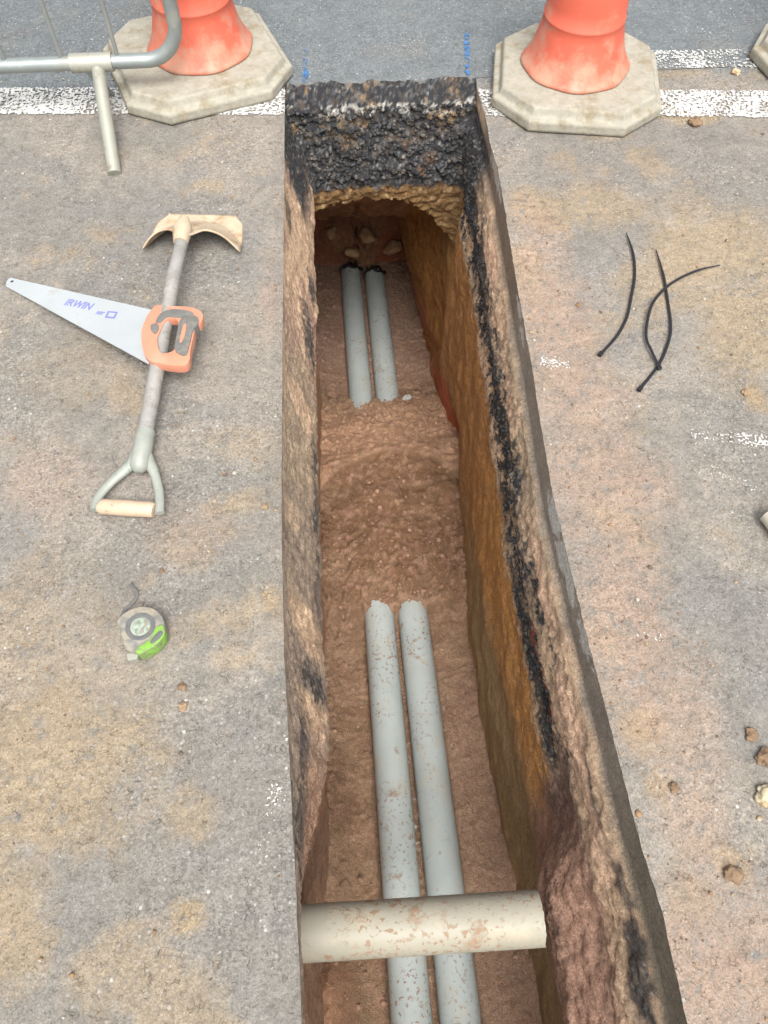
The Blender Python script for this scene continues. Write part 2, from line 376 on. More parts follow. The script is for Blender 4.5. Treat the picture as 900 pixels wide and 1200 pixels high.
side = np.concatenate([np.zeros(nl), np.ones(ne), np.full(nr, 2), np.full(nn, 3)])
Nrm = np.zeros(P.shape); Nrm[:nl, :, 0] = 1; Nrm[nl:nl+ne, :, 1] = -1; Nrm[nl+ne:nl+ne+nr, :, 0] = -1; Nrm[nl+ne+nr:, :, 1] = 1
k = 5
for ax in (0, 1):       # soften normals over the corners
    a = Nrm[..., ax]; Nrm[..., ax] = sum(np.roll(a, s, 0) for s in range(-k, k+1))/(2*k+1)
x, y, z = P[..., 0], P[..., 1], P[..., 2]
dep = -z
rough_amp = np.where(side[:, None] == 2, ss(.085, .13, dep+.012*pn(y*12, 2.)), ss(.0, .03, dep))
rough_amp = np.where(side[:, None] == 0, ss(.0, .05, dep)*.7, rough_amp)
n_c = fbm(x, y, z, 7, 3, .5); n_m = fbm(x, y, z, 26, 4, .6); n_f = fbm(x, y, z, 85, 3, .6)
rock = np.abs(fbm(x, y, z, 38, 2, .5))
clay = ss(.42, .55, dep+.04*n_c)
amp = (.016*n_c+.012*n_m*(1-.55*clay)+.006*n_f*(1-.6*clay)+.014*rock*(1-clay)*np.where(side[:, None] == 2, .45, 1.))*rough_amp
amp = np.where(side[:, None] == 1, amp*1.35, np.where(side[:, None] == 0, amp*.55, amp*.62))
amp = np.where((side[:, None] == 1) & (dep < .05), amp*.8, amp); amp = np.where(side[:, None] == 1, amp*(1-.6*ss(.28, .31, dep)), amp)
# strata: ragged horizontal courses in the broken asphalt at the end
amp += np.where(side[:, None] == 1, .010*fbm(x*1.5, y, z*4.5, 14, 3, .6)*ss(.04, .1, dep), 0)
P2 = P+Nrm*amp[..., None]
# broken slivers on the top far shelf drop up and down
shelf = (side[:, None] == 1) & (dep < .06) & (dep > 0)
P2[..., 2] += np.where(shelf, (.010*n_m+.008*n_f), 0)
P2[:, 0] = P[:, 0]      # the rim meets the road
P2[nl:nl+ne, 0, 1] = YEf(P[nl:nl+ne, 0, 0])

# ---- what the walls are made of
ASPH, ASPH2 = lin(50, 51, 54), lin(96, 96, 96)
n1 = fbm(x, y, z, 9, 5, .62); n2 = fbm(x+5, y, z, 30, 4, .62); n3 = fbm(x, y+7, z, 90, 3, .6); nb = fbm(x, y*.5, z+3, 5, 4, .6)
C = np.zeros(P.shape)
blk = mixc(C+ASPH, ASPH2, ss(.0, .45, n3+n2*.4)); blk = mixc(blk, lin(140, 137, 132), ss(.5, .68, n3+.2*n2)); blk = mixc(blk, lin(128, 106, 82), ss(.15, .4, fbm(x, y, z+9, 45, 4, .65))*.25)
pinkS = mixc(C+lin(214, 183, 152), lin(188, 159, 132), ss(-.2, .3, n2)); brownS = mixc(C+lin(180, 160, 134), lin(156, 138, 118), ss(-.3, .3, n2))
purp = C+lin(172, 140, 124)
ora = mixc(C+lin(196, 144, 84), lin(172, 122, 70), ss(-.3, .4, n2*.7+n3*.7+n1*.2)); ora = mixc(ora, lin(196, 158, 118), ss(.22, .5, n2+.3*n3)*.7)
olive = mixc(C+lin(164, 136, 96), lin(148, 122, 88), ss(-.4, .4, n2*.6+n3*.6))
redb = mixc(C+lin(176, 140, 120), lin(150, 116, 98), ss(-.1, .4, n2))
def pat(L, yy, zz, nz, e=.35):
    m = np.zeros_like(yy)
    for cy, cz, ry, rz, *kk in L:
        m = np.maximum(m, (kk[0] if kk else 1)*ss(1+e, 1-e, np.hypot((yy-cy)/ry, (zz-cz)/rz)+nz*1.3))
    return m
# left wall, runs along Y
cl = mixc(pinkS, purp, ss(-.05, .3, n1+.3*n2))
cl = mixc(cl, brownS, ss(1.62, 1.40, y+.10*n1)*ss(.9, 1.05, y+.1*n1)*.9)
cl = mixc(cl, mixc(C+lin(158, 142, 124), lin(130, 116, 104), ss(0, .4, n2)), ss(1.08, .98, y+.08*n1)*.85)
cl = mixc(cl, pinkS, pat([(1.33, -.18, .05, .10), (.69, -.2, .07, .12), (.50, -.18, .05, .10), (.35, -.15, .05, .08), (1.95, -.17, .2, .14, .85), (1.70, -.12, .12, .08, .8), (.95, -.1, .03, .08, .5)], y, z, n1*.5+n2*.3))
cl = mixc(cl, blk, pat([(1.62, -.25, .10, .05), (1.85, -.26, .06, .03), (1.22, -.27, .04, .03, .9), (1.05, -.28, .10, .025, .9), (.58, -.20, .035, .10), (.40, -.12, .10, .05, .9), (.28, -.2, .08, .2, .9), (1.95, -.06, .05, .03, .8), (1.7, -.22, .03, .05, .8), (.8, -.27, .1, .03, .6)], y, z, n1*.7+n2*.8+n3*.5)*.9)
cl = mixc(cl, blk, ss(2.06, 2.16, y+.04*n1)*ss(.30, .20, dep+.03*n1)*1.)
cl = mixc(cl, lin(190, 178, 160), ss(.45, .7, n3)*ss(.24, .30, dep)*.5)
cl = mixc(cl, ora*.95, ss(.345, .37, dep)); cl = mixc(cl, redb*.9, ss(.7, .9, dep+.08*n1)*.7)
cl = mixc(cl, mixc(C+lin(176, 140, 116), lin(152, 118, 96), ss(-.2, .3, n2)), ss(.55, .3, y+.05*n1)*ss(.12, .2, dep)*.9)
# right wall
smear = mixc(C+lin(156, 144, 130), lin(140, 130, 118), ss(-.2, .3, n1)); smear = mixc(smear, lin(128, 104, 80), ss(1.3, 1.7, y)*.5)
smear = mixc(smear, lin(110, 102, 80), ss(.35, .1, y)*.5)
smear = mixc(smear, lin(196, 194, 186), pat([(1.475, -.018, .05, .014, .9), (.865, -.018, .060, .034), (.74, -.028, .070, .034), (.68, -.035, .04, .020), (.565, -.018, .05, .026, .9), (1.40, -.03, .03, .012, .8), (2.02, -.02, .10, .02, .6)], y, z, n2*.55+n3*.3, .12))
cr_ = mixc(pinkS, brownS, ss(-.1, .35, nb+.3*n2)*.8)
cr_ = mixc(cr_, brownS*.95, ss(1.25, 1.0, y)*ss(.60, .8, y)*.6)
bl = ss(.02, .20, n1*.9+n2*.9+n3*.6+.36*np.exp(-((dep-.33-.06*nb)/.085)**2)-.10-.25*ss(.62, .5, y)*(dep < .4)+.25*ss(1.0, 1.2, y)*np.exp(-((dep-.3)/.08)**2))
bl *= ss(.13, .19, dep+.03*n1)*ss(.47, .42, dep+.03*n1)
cr_ = mixc(cr_, blk, bl*ss(.33, .45, y+.05*n1))
cr_ = mixc(cr_, blk, pat([(.72, -.40, .16, .035), (.55, -.36, .09, .03), (1.55, -.29, .15, .06, .9), (1.87, -.24, .12, .07, .9), (1.2, -.22, .08, .025, .8), (1.02, -.22, .05, .02, .8), (.30, -.14, .08, .02, .7), (.12, -.12, .05, .02, .8), (-.02, -.13, .08, .04, .9)], y, z, n1*.6+n2*.5))
cr_ = mixc(cr_, lin(150, 72, 56), pat([(.62, -.30, .08, .018), (.52, -.33, .07, .016)], y, z, n2*.5)*.9)
cr_ = mixc(cr_, lin(220, 184, 156), pat([(1.78, -.14, .12, .04, .9), (1.3, -.16, .08, .035, .8), (.75, -.15, .15, .03, .8), (.40, -.17, .12, .035, .9), (.2, -.17, .1, .03, .9)], y, z, n1*.5+n2*.3))
low = mixc(ora, olive, ss(.80, 1.0, dep-.25*(y-1)+.05*n1+.10))
low = mixc(low, mixc(C+lin(176, 130, 84), lin(150, 104, 62), ss(-.1, .3, n2)), ss(1.2, 1.45, y+.06*n1)*.55)
low = mixc(low, lin(170, 78, 50), ss(1.6, 1.9, y)*ss(1.12, 1.25, dep+.03*n2)*.8)
cr_ = mixc(cr_, low, ss(.425, .47, dep+.03*n1+.02*n2))
darkb = mixc(C+lin(140, 114, 100), lin(112, 92, 82), ss(-.1, .35, n2))
cr_ = mixc(cr_, darkb, ss(.46, .34, y+.06*n1)*ss(.20, .28, dep+.02*n1)*ss(.62, .5, dep+.04*n1))
cr_ = mixc(cr_, redb, ss(.30, .18, y-.3*(dep-.3)+.05*n1)*ss(.19, .25, dep+.02*n1)*ss(.74, .62, dep+.04*n1)*.95)
cr_ = mixc(cr_, smear, ss(.105, .085, dep+.012*pn(y*12, 2.)+.01*n1)*ss(2.4, 2.2, y))
cr_ = mixc(cr_, blk, ss(2.02, 2.14, y+.05*n1+.25*(dep-.25))*ss(.34, .28, dep+.03*n1)*ss(.03, .05, dep))
# end wall
ce = mixc(blk, ora*.45, ss(.295, .315, dep+.03*n1+.02*n2)); ce = mixc(ce, mixc(C+lin(110, 86, 56), lin(156, 130, 94), ss(.15, .5, n2+.4*n3)), ss(.295, .315, dep+.03*n1+.02*n2)*.8)
ce = mixc(ce, mixc(C+lin(132, 112, 82), lin(160, 128, 88), ss(-.1, .3, n2)), ss(.10, .42, n1+.5*n2)*ss(.17, .09, dep+.05*nb)*.65)
ce = mixc(ce, lin(132, 134, 132), ss(.1, .5, n2+n3*.5)*ss(.012, .0, dep)*.6)
ce = mixc(ce, lin(190, 188, 180), ss(.009, .004, np.abs(y-2.427+.010*n2))*(dep < .08)*ss(.0, .3, n2+n3*.7)*.8)
ce = mixc(ce, lin(110, 84, 66), pat([(.33, -.20, .02, .02), (.30, -.235, .02, .018), (.24, -.16, .015, .012)], x, z, n2*.4)*.7)
C = np.where(side[:, None, None] == 0, cl, np.where(side[:, None, None] == 1, ce, np.where(side[:, None, None] == 2, cr_, redb)))
black = np.clip(1-C.mean(-1)/.09, 0, 1)
gloss = 1-.45*black*ss(.0, .3, n3)
gloss = np.where((side[:, None] == 2) & (dep > .6), .72, gloss)
Cw = np.concatenate([C, gloss[..., None]], -1)
F = gridfaces(len(P), nT, wrap=True)
fi = F[:, 0]//nT; fj = F[:, 0] % nT
mx = P2[..., 0].reshape(-1)[F[:, 0]]; mz = P2[..., 2].reshape(-1)[F[:, 0]]
rag = .028*fbm(mx, 0*mx, 3., 12, 4, .65)
kill = (fi >= nl-1) & (fi < nl+ne) & (mz < arch(mx)+rag)
M_wall = soil_mat('trench_soil', .010, .005, .28)
tag(link('trench_wall', npmesh('trench_wall', P2, F[~kill][:, ::-1], Cw), M_wall), kind='structure')

# ------------------------------------------------------------------ heading dug under the road beyond the end wall
th = np.linspace(0, 1, 260); tv = np.linspace(0, 1, 190)
def arch_sec(t, Yt):
    # left bottom -> up -> over -> down right
    xl0, xr0, zb = -.165, .425, -1.95
    top = -.275
    a = np.clip((t-.36)/.28, 0, 1)*math.pi
    cx = (xl0+xr0)/2; hw = (xr0-xl0)/2; spring = -.50
    xx = np.where(t < .36, xl0, np.where(t > .64, xr0, cx-hw*np.sign(np.cos(a))*np.abs(np.cos(a))**.55))
    zz = np.where(t < .36, zb+(spring-zb)*t/.36, np.where(t > .64, spring+(zb-spring)*(t-.64)/.36, spring+(top-spring)*np.sin(a)**.6))
    return xx, zz
T, Vv = np.meshgrid(th, tv, indexing='ij')
capk = np.clip((Vv-.80)/.20, 0, 1)
Y0t = 2.305+.085*ss(.30, .38, T)*ss(.72, .62, T)
Yt = Y0t+(3.56-Y0t)*np.minimum(Vv/.80, 1)
sx, sz = arch_sec(T, Yt)
# roof comes down with distance
drop = ss(0, 1, (Yt-2.33)/.9)
sx = np.where(sx > .13, sx-.13*drop*ss(-1.75, -1.0, sz), sx)
sz = np.where(sz > -1.0, sz-(.75*drop)*(sz+1.0)/.7, sz)
cxm, czm = .13, -1.95
close = capk
sx = sx+.035*ss(.05, 0, Vv)*np.sign(sx-cxm); sx = cxm+(sx-cxm)*(1-.999*close); sz = czm+(sz-czm)*(1-.999*close)
m1 = fbm(sx, Yt, sz, 8, 4, .6); m2 = fbm(sx, Yt, sz, 30, 4, .6); m3 = fbm(sx+3, Yt, sz, 80, 3, .6)
rad = np.stack([cxm-sx, 0*sx, czm-sz], -1); rl = np.linalg.norm(rad, axis=-1, keepdims=True)+.05; rad /= rl
rad *= (1-close)[..., None]; rad[..., 1] -= 1.3*close
PT = np.stack([sx, Yt+.02*np.sin(close*3), sz], -1)+rad*((.030*m1+.018*m2+.008*m3)*ss(-.03, .05, Vv)+.0)[..., None]
ct = mixc(np.zeros(PT.shape)+lin(142, 100, 74), lin(172, 128, 92), ss(-.2, .4, m2+m1*.5))
ct = mixc(ct, ora_t := mixc(np.zeros(PT.shape)+lin(170, 122, 62), lin(150, 100, 50), ss(-.2, .3, m2)), ss(3.42, 3.25, Yt+.05*m1)*ss(.55, .62, T))
ct = mixc(ct, lin(132, 100, 58), ss(2.56, 2.45, Yt+.04*m1)*ss(-1., -.5, sz))
ct = mixc(ct, lin(166, 96, 68), ss(.80, .86, T+.02*m1)*ss(.985, .96, T)*ss(-.2, .2, m1+.15)*.85)
ct = mixc(ct, lin(150, 92, 70), ss(3.2, 3.4, Yt)*ss(.2, .14, T)*.7)
tag(link('tunnel', npmesh('tunnel', PT, gridfaces(len(th), len(tv)), np.concatenate([ct, np.full(ct.shape[:2]+(1,), .8)], -1)), soil_mat('tunnel_clay', .012, .005, .35)), kind='structure')

# ------------------------------------------------------------------ sand and earth bed of the trench
DUCTX = (.063, .193)
def duct_z(Y): return -1.03-.19*Y
gx = np.arange(-.26, .58, .0048); gy = np.arange(YN-.02, 3.62, .0058)
GX, GY = np.meshgrid(gx, gy, indexing='ij')
a1 = fbm(GX, GY, 0., 5, 4, .55); a2 = fbm(GX, GY, 3., 22, 4, .6); a3 = fbm(GX, GY, 6., 75, 3, .6); a4 = fbm(GX, GY, 13., 60, 2, .5)
base = duct_z(GY)-.022+.012*a1
crest = 1.87-1.9*(GX-.17)**2+.02*pn(GX*9, 3.)
H0 = .165
up = ss(1.13, 1.34, GY+.03*a2+.012*a3)*.60+.40*np.clip((GY-1.2)/(crest-1.2), 0, 1)
dn = 1-np.clip((GY-crest)/(2.40-crest), 0, 1)**.9
m = np.where(GY < crest, up, dn)*ss(2.62, 2.35, GY)
mound = m*(H0+.03*a1)+.045*ss(1.13, 1.20, GY+.02*a2)*ss(2.46, 2.32, GY+.05*a2+.02*a3)
# scoured hollow on the left of the mound and banks against the walls
edgeL = np.exp(-((GX+.14)/.05)**2); edgeR = np.exp(-((GX-.43)/.045)**2)
bank = .05*edgeL*ss(.9, .5, GY)+.035*edgeR*(.5+a1)+.02*edgeL
bank += .10*ss(.06, -.08, GX)*ss(.12, -.02, GY)*ss(-.02, -.16, GX)
rub = ss(.15, .5, a4)*.010+ss(.25, .6, fbm(GX, GY, 41., 30, 2, .5))*.016
clod = np.exp(-(((GY-1.30)/.16)**2))*.8+np.exp(-(((GY-2.15)/.22)**2))*.5+.35*ss(.0, -.12, GX)
mound += .016*ss(crest-.02, crest+.005, GY)*ss(2.2, 1.95, GY)
GZ = base+mound+bank+(.0032*a2+.0048*a3)+rub*np.clip(clod+.25, 0, 1)
# keep the bed just under the ducts' flanks where they lie open
for dx in DUCTX:
    d = np.abs(GX-dx); GZ -= .012*ss(.075, .05, d)*ss(1.16, 1.05, GY)
sandc = mixc(np.zeros(GX.shape+(3,))+lin(152, 124, 99), lin(138, 110, 87), ss(-.2, .3, a1))
moist_shaded = lin(122, 92, 68)  # moist sand colour, with shade of the mound's near face painted in
sandc = mixc(sandc, moist_shaded, ss(1.12, 1.3, GY)*ss(crest+.004, crest-.012, GY)*ss(-.6, .2, a1+.35)*.95)
sandc = mixc(sandc, lin(176, 140, 112), ss(crest-.012, crest+.02, GY)*ss(2.42, 2.05, GY+.05*a2)*.95)  # drier crest and far slope, with light falling on them painted in as paler sand
sandc = mixc(sandc, lin(146, 118, 106), ss(2.35, 2.6, GY)*.5)
sandc = mixc(sandc, lin(172, 142, 122), ss(1.1, .7, GY)*ss(.2, .3, GX)*.5)
sandc = mixc(sandc, lin(176, 142, 118), ss(.05, .35, a2+.3*a3)*.5)
sandc = mixc(sandc, lin(140, 106, 86), ss(.15, .45, fbm(GX, GY, 19., 12, 4, .6))*.45)
sandc = mixc(sandc, lin(178, 134, 104), ss(.1, .0, GY)*ss(-.05, -.12, GX)*.7)
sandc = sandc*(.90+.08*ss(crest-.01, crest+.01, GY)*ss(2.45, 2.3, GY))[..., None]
sandc = mixc(sandc, lin(205, 198, 186), ss(.60, .72, fbm(GX, GY, 77., 90, 2, .6))*ss(.8, .3, np.hypot((GX-.275)/.06, (GY-.72)/.16))*.9)
sandc = mixc(sandc, lin(190, 186, 178), ss(.25, .5, a3+a2*.4)*ss(.013, .008, np.abs(GX-.128))*ss(.75, .6, GY)*ss(.2, .35, GY)*.9)
wet = np.clip(.85-.3*ss(.013, .008, np.abs(GX-.128))*ss(.75, .6, GY), 0, 1)
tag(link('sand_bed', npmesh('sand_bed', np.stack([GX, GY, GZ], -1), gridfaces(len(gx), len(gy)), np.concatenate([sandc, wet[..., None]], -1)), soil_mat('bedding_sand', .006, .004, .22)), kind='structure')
def bed_z(x_, y_):
    i = int(np.clip(round((x_-gx[0])/.0048), 0, len(gx)-1)); j = int(np.clip(round((y_-gy[0])/.0058), 0, len(gy)-1)); return float(GZ[i, j])

# ------------------------------------------------------------------ painted marks on the road (real holes where the paint has worn)
def paint(name, quad, mat, thr, step=.0028, zo=.0035, fs=105, seed=0., label=None, cat='road marking', kind=None, edge=.006, curve=None, group=None):
    (xa, ya), (xb, yb), wid = quad      # centre line and width
    L = math.hypot(xb-xa, yb-ya); nu = int(L/step); nv = max(3, int(wid/step))
    tx, ty = (xb-xa)/L, (yb-ya)/L
    U, V = np.meshgrid(np.linspace(0, L, nu), np.linspace(-wid/2, wid/2, nv), indexing='ij')
    X, Y = xa+U*tx-V*ty, ya+U*ty+V*tx
    if curve is not None: X = X+curve(U)
    nz = fbm(X, Y, seed, fs, 3, .65)+.45*fbm(X, Y, seed+5, 9, 3, .6)
    e = ss(0, edge, wid/2-np.abs(V)+.004*fbm(X, Y, 2., 40, 2)); nz = nz-(1-e)*.8
    F = gridfaces(nu, nv); keep = (nz.reshape(-1)[F[:, 0]] > thr)
    xx, yy = X.reshape(-1)[F[:, 0]], Y.reshape(-1)[F[:, 0]]
    keep &= ~((xx > np.interp(yy, XLt[:, 0], XLt[:, 1])+.0) & (xx < XR(yy)) & (yy < YEf(xx)+.004) & (yy > YN))
    me = npmesh(name, np.stack([X, Y, road_h(X, Y)+zo], -1), F[keep])
    bm = bmesh.new(); bm.from_mesh(me); bmesh.ops.delete(bm, geom=[v_ for v_ in bm.verts if not v_.link_faces], context='VERTS'); bm.to_mesh(me); bm.free()
    return link(name, me, mat, None, False)
_l = lin
def lin(r, g, b, k=1.): return _l(r, g, b, k*.60)
M_white = plain('worn_white_paint', lin(226, 226, 222), .7, 0, .07, 60, lin(170, 164, 152), 30, .5, .7, .001, 120)
M_blue = plain('blue_spray', lin(70, 130, 190), .7, 0, .15)
tag(paint('road_line', ((-1.9, 2.535), (1.9, 2.236), .145), M_white, -.16), kind='structure')
tag(paint('road_line', ((1.02, 2.545), (1.9, 2.50), .11), M_white, .12, seed=9.), kind='structure')
tag(paint('spray_mark', ((-.072, 2.50), (-.066, 2.69), .022), M_blue, .12, step=.002, fs=80, seed=3., edge=.004), kind='structure')
tag(paint('spray_mark', ((.452, 2.50), (.480, 2.74), .022), M_blue, .12, step=.002, fs=80, seed=7., edge=.004), kind='structure')
M_splash = plain('white_splash', lin(228, 226, 220), .7, 0, .05)
for (q, t, sdd) in [(((.48, 1.285), (.55, 1.265), .06), .12, 1.), (((.79, 1.03), (.98, 1.0), .07), .22, 2.), (((.80, .94), (.90, .88), .07), .42, 4.), (((.50, .57), (.60, .55), .06), .42, 6.), (((-.20, .20), (-.17, .32), .07), .50, 12.)]:
    tag(paint('paint_splash', q, M_splash, t-.02, step=.0018, fs=150, seed=sdd, zo=.003, edge=.03), kind='structure')

# ================================================================== objects
ORANGE = lin(240, 116, 90, 1.0)
# ---- plastic ducts
M_duct = duct_mat('grey_duct_plastic', _l(164, 172, 170), .7)
M_duct2 = duct_mat('muddy_duct_plastic', _l(146, 142, 128), 1.)
M_dark = plain('black_plastic_rag', lin(34, 33, 33), .55, 0, .3, 40, bump=.003)
def hollow(name, p0, p1, r, t, mat, parent, seg=48, n=90, jag0=0., jag1=0., seed=0., bend=None):
    """open hollow pipe from p0 to p1 with torn rims"""
    p0, p1 = np.array(p0, float), np.array(p1, float); L = np.linalg.norm(p1-p0); d = (p1-p0)/L
    s = np.cross(d, (0, 0, 1.)); s /= np.linalg.norm(s); u_ = np.cross(s, d)
    A = np.linspace(0, 2*math.pi, seg, endpoint=False); tt = np.linspace(0, 1, n)
    j0 = jag0*(pn(np.cos(A)*3+seed, np.sin(A)*3, 1.)+.6*pn(np.cos(A)*9+seed, np.sin(A)*9, 1.)); j1 = jag1*(pn(np.cos(A)*3+seed, np.sin(A)*3, 5.)+.6*pn(np.cos(A)*9+seed, np.sin(A)*9, 5.))
    rings = []
    for rr, rev in ((r, 0), (r-t, 1)):
        q = tt[::-1] if rev else tt
        for ti in q:
            al = ti*L+j0*(1-ti)**20+j1*ti**20
            P_ = p0+d*al[:, None]+s*np.cos(A)[:, None]*rr+u_*np.sin(A)[:, None]*rr
            if bend is not None: P_ = P_+np.array([bend(ti), 0, 0])
            rings.append(P_)
    V = np.stack(rings, 0); m_ = len(V); V = V.transpose(1, 0, 2)    # seg x m
    i = np.arange(seg)[:, None]; j = np.arange(m_)[None, :]; i2 = (i+1) % seg; j2 = (j+1) % m_
    F = np.stack([i*m_+j, i2*m_+j, i2*m_+j2, i*m_+j2], -1).reshape(-1, 4)
    o = link(name, npmesh(name, V, F), mat, parent)
    e = o.modifiers.new('es', 'EDGE_SPLIT'); e.split_angle = R_(55); return o
for i, (dx, y1, lab) in enumerate([(DUCTX[0], 3.44, 'left-hand grey duct of the pair running along the trench bottom'), (DUCTX[1], 3.39, 'right-hand grey duct of the pair in the trench, nearer the orange clay wall')]):
    r = empty('duct', (dx, 0, 0)); tag(r, lab, 'pipe', 'ducts laid side by side in the trench')
    hollow('duct_wall', (0, -.86, duct_z(-.86)), (0, y1, duct_z(y1)), .0555, .004, M_duct, r, jag1=.03, seed=i*4., bend=lambda t, i=i: .004*math.sin(t*5+i))
    hollow('torn_sleeve', (0, y1-.07, duct_z(y1-.07)), (0, y1+.045, duct_z(y1+.045)), .050, .004, M_dark, r, n=20, jag0=0, jag1=.05, seed=i*9.+2)
    # ragged black wrapping bunched round the end
    t_ = np.linspace(0, 2*math.pi, 60); 
    pts = [((.054+.006*math.sin(7*a+i))*math.cos(a), y1+.008+.012*math.sin(3*a+i)+.008*math.sin(8*a), duct_z(y1)+(.056+.006*math.sin(5*a))*math.sin(a)) for a in t_ if 0.1 < a < 3.0]
    tube('end_wrap', pts, [.007+.004*abs(math.sin(k_*1.3)) for k_ in range(len(pts))], M_dark, r, 8)
r = empty('duct_offcut', (.09, .092, -.39)); tag(r, 'muddy grey duct offcut wedged across the trench above the two long ducts', 'pipe')
hollow('pipe_wall', (-.262, .004, -.006), (.248, -.004, .008), .0555, .0045, M_duct2, r, n=60, jag0=.006, jag1=.003)
r = empty('short_pipe', (.858, .772, .03)); tag(r, 'pale pipe end lying on the asphalt at the right-hand edge of the photo', 'pipe')
M_pale = plain('cream_pipe', lin(214, 208, 190), .4, 0, .06, 8, lin(176, 150, 118), 12, .5, .75)
hollow('pipe_wall', (.036, .030, 0), (.20, -.46, 0), .028, .003, M_pale, r, n=20)

# ---- trimmed pieces of duct plastic
def chip(name, loc, pts, th, mat, label, cat, rot=(0, 0, 0), group=None):
    o = slab(name, pts, 0, th, mat, None, None, 0, False); o.location = loc; o.rotation_euler = rot; return tag(o, label, cat, group)
M_shard = plain('duct_shard', lin(200, 204, 202), .5, 0, .08, 20, lin(150, 116, 92), 60, .55, .65)
chip('duct_shard', (.275, 2.32, bed_z(.275, 2.33)+.006), [(-.02, -.018), (.012, -.012), (.024, .006), (.014, .022), (-.008, .018), (-.022, .006)], .005, M_shard, 'small broken piece of pale duct on the sand right of the far duct pair', 'plastic piece', (.2, .15, .2))

# ---- traffic cones
M_cone = NT('orange_cone_plastic')
c_ = M_cone.mix(M_cone.rng(M_cone.noise(9, 4, .6), .35, .65), ORANGE*.92, ORANGE*1.06)
sep = M_cone.t.nodes.new('ShaderNodeSeparateXYZ'); M_cone.lk(M_cone.co, sep.inputs[0])
dm = M_cone.math('ADD', M_cone.rng(M_cone.noise(13, 6, .7), .35, .7, -.35, .55), M_cone.rng(sep.outputs[2], .07, .30, .38, -.25))
c_ = M_cone.mix(M_cone.rng(dm, .05, .6, 0, .70), c_, lin(214, 178, 150)); M_cone.bump(M_cone.noise(60, 3), .0006, .5); M_cone = M_cone.done(c_, .5)
M_base = plain('dusty_cone_base', lin(182, 177, 161), .85, 0, .16, 40, lin(158, 144, 116), 16, .50, .64, .003, 80)
M_sleeve = plain('white_reflective_sleeve', lin(214, 214, 210), .4, 0, .05)
M_dirt = plain('clod_earth', lin(146, 120, 94), .95, 0, .3, 60, bump=.004, bsc=60)
def octa(s, c):
    h = s/2; return [(-h+c, -h), (h-c, -h), (h, -h+c), (h, h-c), (h-c, h), (-h+c, h), (-h, h-c), (-h, -h+c)]
def cone_base(s, c, parent):
    bm = bmesh.new(); lv = [(s-.008, .0), (s, .008), (s, .030), (s-.006, .036), (s-.034, .040), (s-.040, .044), (s-.052, .060), (s-.062, .064)]
    rings = [[bm.verts.new((px, py, zz)) for px, py in octa(q, c-(s-q)*.29)] for q, zz in lv]
    for a, b in zip(rings, rings[1:]):
        for i in range(8): bm.faces.new((a[i], a[(i+1) % 8], b[(i+1) % 8], b[i]))
    bm.faces.new(rings[0][::-1]); bm.faces.new(rings[-1])
    me = bpy.data.meshes.new('base'); bm.to_mesh(me); bm.free(); o = link('base', me, M_base, parent, False)
    b = o.modifiers.new('b', 'BEVEL'); b.width = .004; b.segments = 2; b.limit_method = 'ANGLE'; b.angle_limit = R_(12); return o
def lathe(name, prof_, mat, parent, seg=72, wob=0., facet=None):
    A = np.linspace(0, 2*math.pi, seg, endpoint=False); V = []
    for rr, zz in prof_:
        k_ = 1+(facet(A, zz) if facet else 0)+wob*np.sin(3*A+zz*8)
        V.append(np.stack([rr*k_*np.cos(A), rr*k_*np.sin(A), np.full(seg, zz)], -1))
    V = np.stack(V, 1); o = link(name, npmesh(name, V, gridfaces(seg, len(prof_), True)), mat, parent); return o
def cone(loc, rz, s, c, lab, off=(0, 0), tilt=0.):
    r = empty('traffic_cone', loc, rz); tag(r, lab, 'traffic cone', 'traffic cones beside the trench')
    cone_base(s, c, r)
    # faceted flared skirt
    fac = lambda A, zz: .014*ss(.15, .07, zz)*np.cos(8*A)
    p = [(.160, .063), (.167, .066), (.168, .072), (.164, .078), (.155, .090), (.146, .108), (.138, .13), (.131, .155), (.125, .185), (.1205, .210), (.1222, .213), (.1224, .217), (.1192, .220), (.117, .26), (.109, .38)]
    b = lathe('cone_body', p+[(.092, .55), (.086, .60), (.062, .80), (.042, .97), (.036, .985), (.030, .985)], M_cone, r, facet=fac); b.location = (*off, 0); b.rotation_euler = (tilt, 0, 0)
    sl = lathe('reflective_sleeve', [(.1095, .405), (.1105, .41), (.0885, .585), (.087, .59)], M_sleeve, r); sl.location = (*off, 0)
    sl2 = lathe('reflective_sleeve', [(.0785, .67), (.079, .675), (.062, .81), (.061, .815)], M_sleeve, r); sl2.location = (*off, 0)
    return r
cone((-.420, 2.605, .003), R_(19), .540, .105, 'orange and white traffic cone behind the metal barrier foot, left of the trench', (.02, .0))
cone((.784, 2.420, .003), R_(-10), .520, .115, 'orange and white traffic cone on a stained base just right of the trench end', (-.01, .01))
cone((1.672, 2.44, .003), R_(12), .52, .115, 'traffic cone at the far right, only a corner of its base in the photo', (.04, .02))

